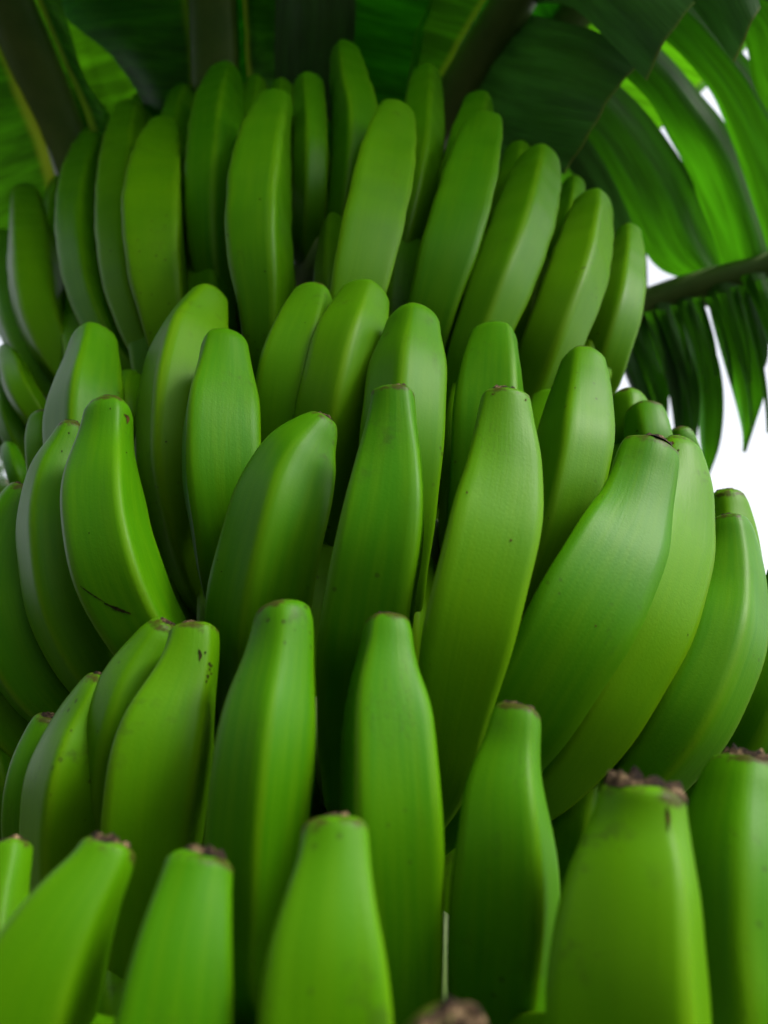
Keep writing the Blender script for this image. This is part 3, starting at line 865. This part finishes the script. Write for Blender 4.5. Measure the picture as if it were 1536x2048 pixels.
banana([(453, 134, 27), (450, 160, 36), (438, 225, 54), (430, 300, 60), (425, 380, 60), (425, 460, 57), (432, 540, 50), (450, 630, 40)], EO + .012, (0, -66), sharp=16, scar=.1, tipin=0.002)
banana([(330, 242, 20), (328, 270, 34), (318, 330, 51), (310, 410, 63), (312, 490, 65), (320, 570, 60), (335, 650, 50), (350, 730, 38)], EO, (-58, 36), scar=.1, tipin=0.002)
banana([(266, 213, 26), (258, 245, 36), (248, 310, 45), (240, 390, 48), (240, 480, 48), (250, 570, 45), (275, 660, 38), (310, 740, 28)], EO + .008, -70, scar=.4, tipin=0.002)
banana([(203, 259, 17), (190, 290, 34), (170, 360, 50), (162, 440, 54), (168, 520, 54), (185, 600, 50), (220, 680, 42), (265, 750, 30)], EO + .01, -66, scar=.1, tipin=0.002)
banana([(52, 384, 27), (55, 415, 36), (62, 470, 47), (68, 550, 54), (82, 630, 54), (115, 710, 47), (160, 780, 35)], EO + .012, -40, scar=.1, tipin=0.002)
# --- upper tier, back row and the side fingers
banana([(1147, 356, 20), (1145, 385, 26), (1130, 460, 34), (1105, 540, 40), (1075, 630, 40)], EO + .04, 0, scar=0, tipin=0.002)
banana([(1040, 288, 27), (1035, 320, 32), (1020, 400, 40), (1000, 480, 42), (975, 570, 40)], EO + .04, 5, scar=0, tipin=0.002)
banana([(960, 190, 25), (956, 215, 34), (938, 280, 45), (918, 360, 50), (890, 450, 53), (865, 540, 50)], EO + .03, 20, scar=.1, tipin=0.002)
banana([(853, 135, 26), (853, 160, 34), (848, 220, 45), (842, 290, 49), (828, 370, 52), (810, 450, 52), (792, 530, 50), (775, 620, 42)], EO + .026, (12, -62), sharp=16, scar=.1, tipin=0.002)
banana([(690, 92, 22), (690, 116, 33), (698, 170, 43), (708, 230, 51), (708, 300, 49), (700, 380, 46), (690, 460, 42), (680, 540, 36)], EO + .024, (-10, 64), sharp=16, scar=.1, tipin=0.002)
banana([(617, 152, 27), (618, 180, 34), (622, 250, 37), (622, 330, 38), (620, 420, 38), (618, 510, 36)], EO + .022, 60, scar=.1, tipin=0.002)
banana([(513, 155, 20), (510, 190, 26), (500, 260, 34), (490, 340, 38), (485, 430, 36)], EO + .036, 4, scar=.1, tipin=0.002)
banana([(563, 164, 18), (565, 200, 26), (570, 280, 32), (572, 370, 32)], EO + .044, 0, scar=0, tipin=0.002)
banana([(378, 163, 22), (368, 195, 30), (355, 260, 38), (347, 340, 42), (350, 430, 40)], EO + .03, -8, scar=.1, tipin=0.002)
banana([(285, 198, 24), (288, 225, 28), (292, 290, 34), (298, 370, 36)], EO + .036, 0, scar=.1, tipin=0.002)
banana([(135, 336, 17), (122, 380, 26), (115, 450, 34), (122, 540, 38), (145, 620, 34)], EO + .03, -30, scar=0, tipin=0.002)
banana([(2, 468, 20), (14, 530, 34), (28, 610, 43), (55, 690, 43), (95, 760, 36), (140, 820, 28)], EO + .024, -40, scar=.1, tipin=0.002)
banana([(12, 692, 14), (24, 730, 27), (48, 790, 33), (88, 850, 30), (130, 900, 24)], EO + .03, -40, scar=.2, tipin=0.002)
banana([(-2, 742, 13), (8, 790, 27), (24, 850, 31), (55, 910, 28), (95, 970, 22)], EO + .045, -20, scar=.4, tipin=0.002)
banana([(14, 888, 12), (26, 920, 20), (45, 975, 22), (75, 1040, 22)], EO + .045, 0, scar=.4, tipin=0.002)
banana([(4, 705, 12), (-6, 735, 18), (-14, 800, 26), (-6, 880, 26)], EO + .06, 0, scar=.2, tipin=0.002)

banana([(-30, 1380, 30), (-20, 1450, 50), (0, 1540, 60), (30, 1640, 60), (60, 1740, 50)], .07, 0, scar=.2)
banana([(398, 300, 22), (394, 350, 34), (388, 470, 44), (390, 600, 44), (400, 700, 36)], .07, 0, scar=.1)
banana([(262, 745, 26), (258, 775, 40), (255, 800, 52), (262, 880, 56), (290, 980, 50)], .085, 0, scar=.1)
banana([(205, 1850, 40), (208, 1900, 60), (216, 2000, 80), (222, 2120, 86), (230, 2240, 80)], .045, 0, scar=.3)
banana([(1195, 1490, 36), (1190, 1540, 56), (1175, 1640, 74), (1150, 1760, 74), (1120, 1880, 66)], .085, 0, scar=.3)
# --- scratches, scuffs and sap spots that the peel of single fingers shows
from mathutils.bvhtree import BVHTree
M_MARK = plain_material('dried_scuff_on_peel', (.006, .008, .002), (.022, .02, .005), 400, .9, .0005, spec=.03)
M_MARK2 = plain_material('brown_scuff_on_peel', (.012, .008, .002), (.045, .022, .007), 300, .9, .0005, spec=.03)
fingers = [c for c in bunch.children if c.name.startswith('banana')]
vs, fs, own, o_ = [], [], [], 0
for c in fingers:
    vs += [tuple(np.array(v.co) + boff) for v in c.data.vertices]
    for p_ in c.data.polygons:
        fs.append([q + o_ for q in p_.vertices])
        own.append(c)
    o_ += len(c.data.vertices)
tree = BVHTree.FromPolygons(vs, fs)
EYE = Vector((0, 0, CAM_H))


def on_peel(x, y):
    d = Vector(at(x, y, 1.0)) - EYE
    d.normalize()
    p, nn, i, dist = tree.ray_cast(EYE, d)
    if p is None:
        return None
    return np.array(p - d * .00025), own[i]


def scratch(line, w=2.0, mat=None):
    line = spline([(x, y, 0) for x, y in line], max(6, 4 * len(line)))
    L, R, host = [], [], None
    for i, (x, y, _) in enumerate(line):
        a = line[min(i + 1, len(line) - 1)] - line[max(i - 1, 0)]
        n_ = np.array((-a[1], a[0])) / (np.hypot(a[0], a[1]) + 1e-9)
        ww = w * (.25 + .75 * math.sin(math.pi * (i + .5) / len(line))) * random.uniform(.6, 1.3)
        h1, h2 = on_peel(x + n_[0] * ww, y + n_[1] * ww), on_peel(x - n_[0] * ww, y - n_[1] * ww)
        if h1 is None or h2 is None:
            continue
        host = host or h1[1]
        if h1[1] is host and h2[1] is host:
            L.append(h1[0] - boff)
            R.append(h2[0] - boff)
    if len(L) > 1:
        n_ = len(L)
        mesh_from('scratch', L + R, [(i, i + 1, n_ + i + 1, n_ + i) for i in range(n_ - 1)], mat or M_MARK, host)


def spot(x, y, rad, mat=None, asp=1.0):
    c = on_peel(x, y)
    if c is None:
        return
    V = [c[0] - boff]
    for j in range(9):
        a = 2 * math.pi * j / 9
        q = .7 * rad * random.uniform(.4, 1.3)
        h = on_peel(x + q * math.cos(a), y + q * asp * math.sin(a))
        if h is None or h[1] is not c[1]:
            return
        V.append(h[0] - boff)
    mesh_from('sap_spot', V, [(0, j, j % 9 + 1) for j in range(1, 10)], mat or M_MARK, c[1])


scratch([(160, 1172), (185, 1190), (210, 1205)], 1.6)
scratch([(208, 1206), (232, 1217), (262, 1228)], 3.0)
scratch([(397, 1298), (401, 1310), (399, 1322)], 3.5)
for q_ in range(11):
    spot(420 + random.gauss(0, 5), 1340 + random.gauss(0, 14), random.uniform(1.5, 4.5), None, 1.4)
scratch([(1334, 1612), (1337, 1640), (1336, 1662)], 3.5, M_MARK2)
scratch([(248, 828), (256, 836), (254, 848)], 2.6, M_MARK2)
for x, y, q_ in ((221, 817, 2.6), (253, 905, 2), (332, 883, 3), (124, 902, 3), (138, 866, 2.6), (934, 985, 4), (1022, 1080, 4), (1192, 1252, 4), (435, 1120, 2), (443, 1143, 2),
                 (178, 1066, 2), (1150, 776, 2.6), (455, 470, 3), (520, 398, 3), (452, 486, 3), (530, 543, 2.6), (1376, 1270, 2.4), (610, 645, 2), (1097, 1036, 2), (985, 788, 4), (1040, 782, 5),
                 (1052, 800, 4), (1345, 886, 5), (1356, 900, 4), (1275, 862, 4), (662, 840, 4), (590, 1260, 2), (480, 1360, 3), (860, 1330, 2), (1240, 1700, 2.5), (170, 1640, 2)):
    spot(x, y, q_, M_MARK2 if q_ >= 4 else None)
# --- inner rows of the hands, mostly hidden behind the outer fingers
for x0, x1, n_, ytip, ylow, oo, hw in ((170, 1180, 9, 440, 720, .085, 50), (190, 1230, 8, 720, 1150, .085, 62), (120, 1330, 8, 1080, 1450, .10, 74),
                                       (120, 1330, 7, 1600, 1950, .12, 84)):
    for k_ in range(n_):
        q = k_ / (n_ - 1)
        xx = x0 + (x1 - x0) * q
        arch = 120 * (2 * q - 1) ** 2
        lean = (q - .5) * -90
        yy = ytip + arch + random.uniform(-12, 12)
        banana([(xx - lean * .6, yy, hw * .5), (xx - lean * .5, yy + 40, hw * .75), (xx - lean * .1, yy + .4 * (ylow - ytip), hw), (xx + lean * .3, yy + .75 * (ylow - ytip), hw),
                (xx + lean * .8, yy + 1.05 * (ylow - ytip), hw * .8)], oo, random.uniform(-36, 36), scar=.15, dip=.03)

# stalk through the middle of the bunch, up and over to the crown of the plant
top = axis_point(.52)
V, f = tube(spline([(*axis_point(-.16), .012), (*axis_point(0), .019), (*axis_point(.2), .022), (*axis_point(.4), .024), (*top, .025),
                    (*(top + (.0, .10, .14)), .026), (*(top + (-.03, .26, .17)), .03), (*(CROWN + (0, 0, .02)), .035)], 60), 16)
mesh_from('stalk', V - boff, f, M_STALK, bunch)
# the woody cushions where each hand of fingers joins the stalk
for zc in (-.12, -.03, .06, .16, .26, .36, .45):
    c = axis_point(zc)
    CV = []
    for i in range(9):
        e = -1 + 2 * i / 8
        for j in range(28):
            a = 2 * math.pi * j / 28
            rr = (.022 + .062 * math.sqrt(max(0, 1 - e * e))) * (1 + .07 * math.sin(5 * a + zc * 40) + .04 * math.sin(9 * a))
            CV.append(c + np.array((rr * math.cos(a), rr * math.sin(a), .042 * e)) - boff)
    fc = grid_faces(9, 28, True)
    mesh_from('crown_cushion', CV, fc, M_STALK, bunch)

# ------------------------------------------------------------------ shrubs well behind, to the left
def shrub(base, h, rad, n, label, seed, leaf_len=.12):
    r = np.random.default_rng(seed)
    root = empty('shrub', label, 'shrub', loc=tuple(base))
    root['group'] = 'shrubs behind the banana plant'
    V, F_, uv = [], [], []
    stems = []
    for k in range(7):
        a = r.uniform(0, 6.28)
        tip = np.array((math.cos(a) * rad * r.uniform(.2, .8), math.sin(a) * rad * r.uniform(.2, .8), h * r.uniform(.7, .98)))
        mid = tip * (.35, .35, .5) + r.normal(0, .05, 3)
        P = spline([(0, 0, 0, .035), (*mid, .022), (*tip, .006)], 14)
        stems.append(P)
    off = 0
    SV, SF = [], []
    for P in stems:
        v, f = tube(P, 7)
        SF += [tuple(i + len(SV) for i in q) for q in f]
        SV += v.tolist()
    for k in range(n):
        P = stems[r.integers(len(stems))]
        c = P[r.integers(4, 14), :3] + r.normal(0, 1, 3) * (rad * .26, rad * .26, rad * .24)
        c[2] = max(.1, c[2])
        d = r.normal(0, 1, 3)
        d[2] -= .4
        d /= np.linalg.norm(d)
        s = np.cross(d, r.normal(0, 1, 3))
        s /= np.linalg.norm(s)
        L, w = leaf_len * r.uniform(.6, 1.3), leaf_len * r.uniform(.16, .28)
        nn = np.cross(d, s)
        i0 = len(V)
        V += [c, c + d * L * .5 + s * w + nn * w * .3, c + d * L, c + d * L * .5 - s * w + nn * w * .3, c + d * L * .55]
        uv += [(0, .2), (.5, .5), (1, .8), (.5, .5), (.5, .3)]
        F_ += [(i0, i0 + 1, i0 + 4), (i0 + 1, i0 + 2, i0 + 4), (i0 + 2, i0 + 3, i0 + 4), (i0 + 3, i0, i0 + 4)]
    mesh_from('crown', V, F_, M_BUSH, root, attrs={'rib_side': [0.0] * len(V)}, uv=uv)
    mesh_from('stem', SV, SF, M_TWIG, root)
    return root


shrub((-2.1, 3.0, 0), 3.6, 1.0, 2600, 'tall dark blurred shrub behind the edge of the bunch', 3)
far = shrub((-3.6, 4.6, 0), 4.6, 1.5, 2600, 'blurred taller shrub farther off, behind the first dark shrub', 5, .18)
# copies of the far shrub, added out of view to block low light
for sx, sy, rz, sc, sz in ((-3.6, -1.8, 2, .9, 1.0), (-2.2, -3.2, 3, 1.0, 1.6), (-.8, -4.4, 1, 1.0, 1.3), (1.0, -4.6, 4, .9, .8), (3.0, -4.0, 5, .8, .7)):
    o = far.copy()
    COL.objects.link(o)
    o.location = (sx, sy, 0)
    o.rotation_euler = (0, 0, rz)
    o.scale = (sc, sc, sz)
    o['label'] = 'tall leafy shrub added outside the picture to block low light'
    o['group'] = 'unseen shrubs added to block light'
    for ch in list(far.children):
        c = ch.copy()
        COL.objects.link(c)
        c.parent = o

for p, r, L in RAD:
    if r > .0235 or r < .0165:
        print('RAD', p, r, L)
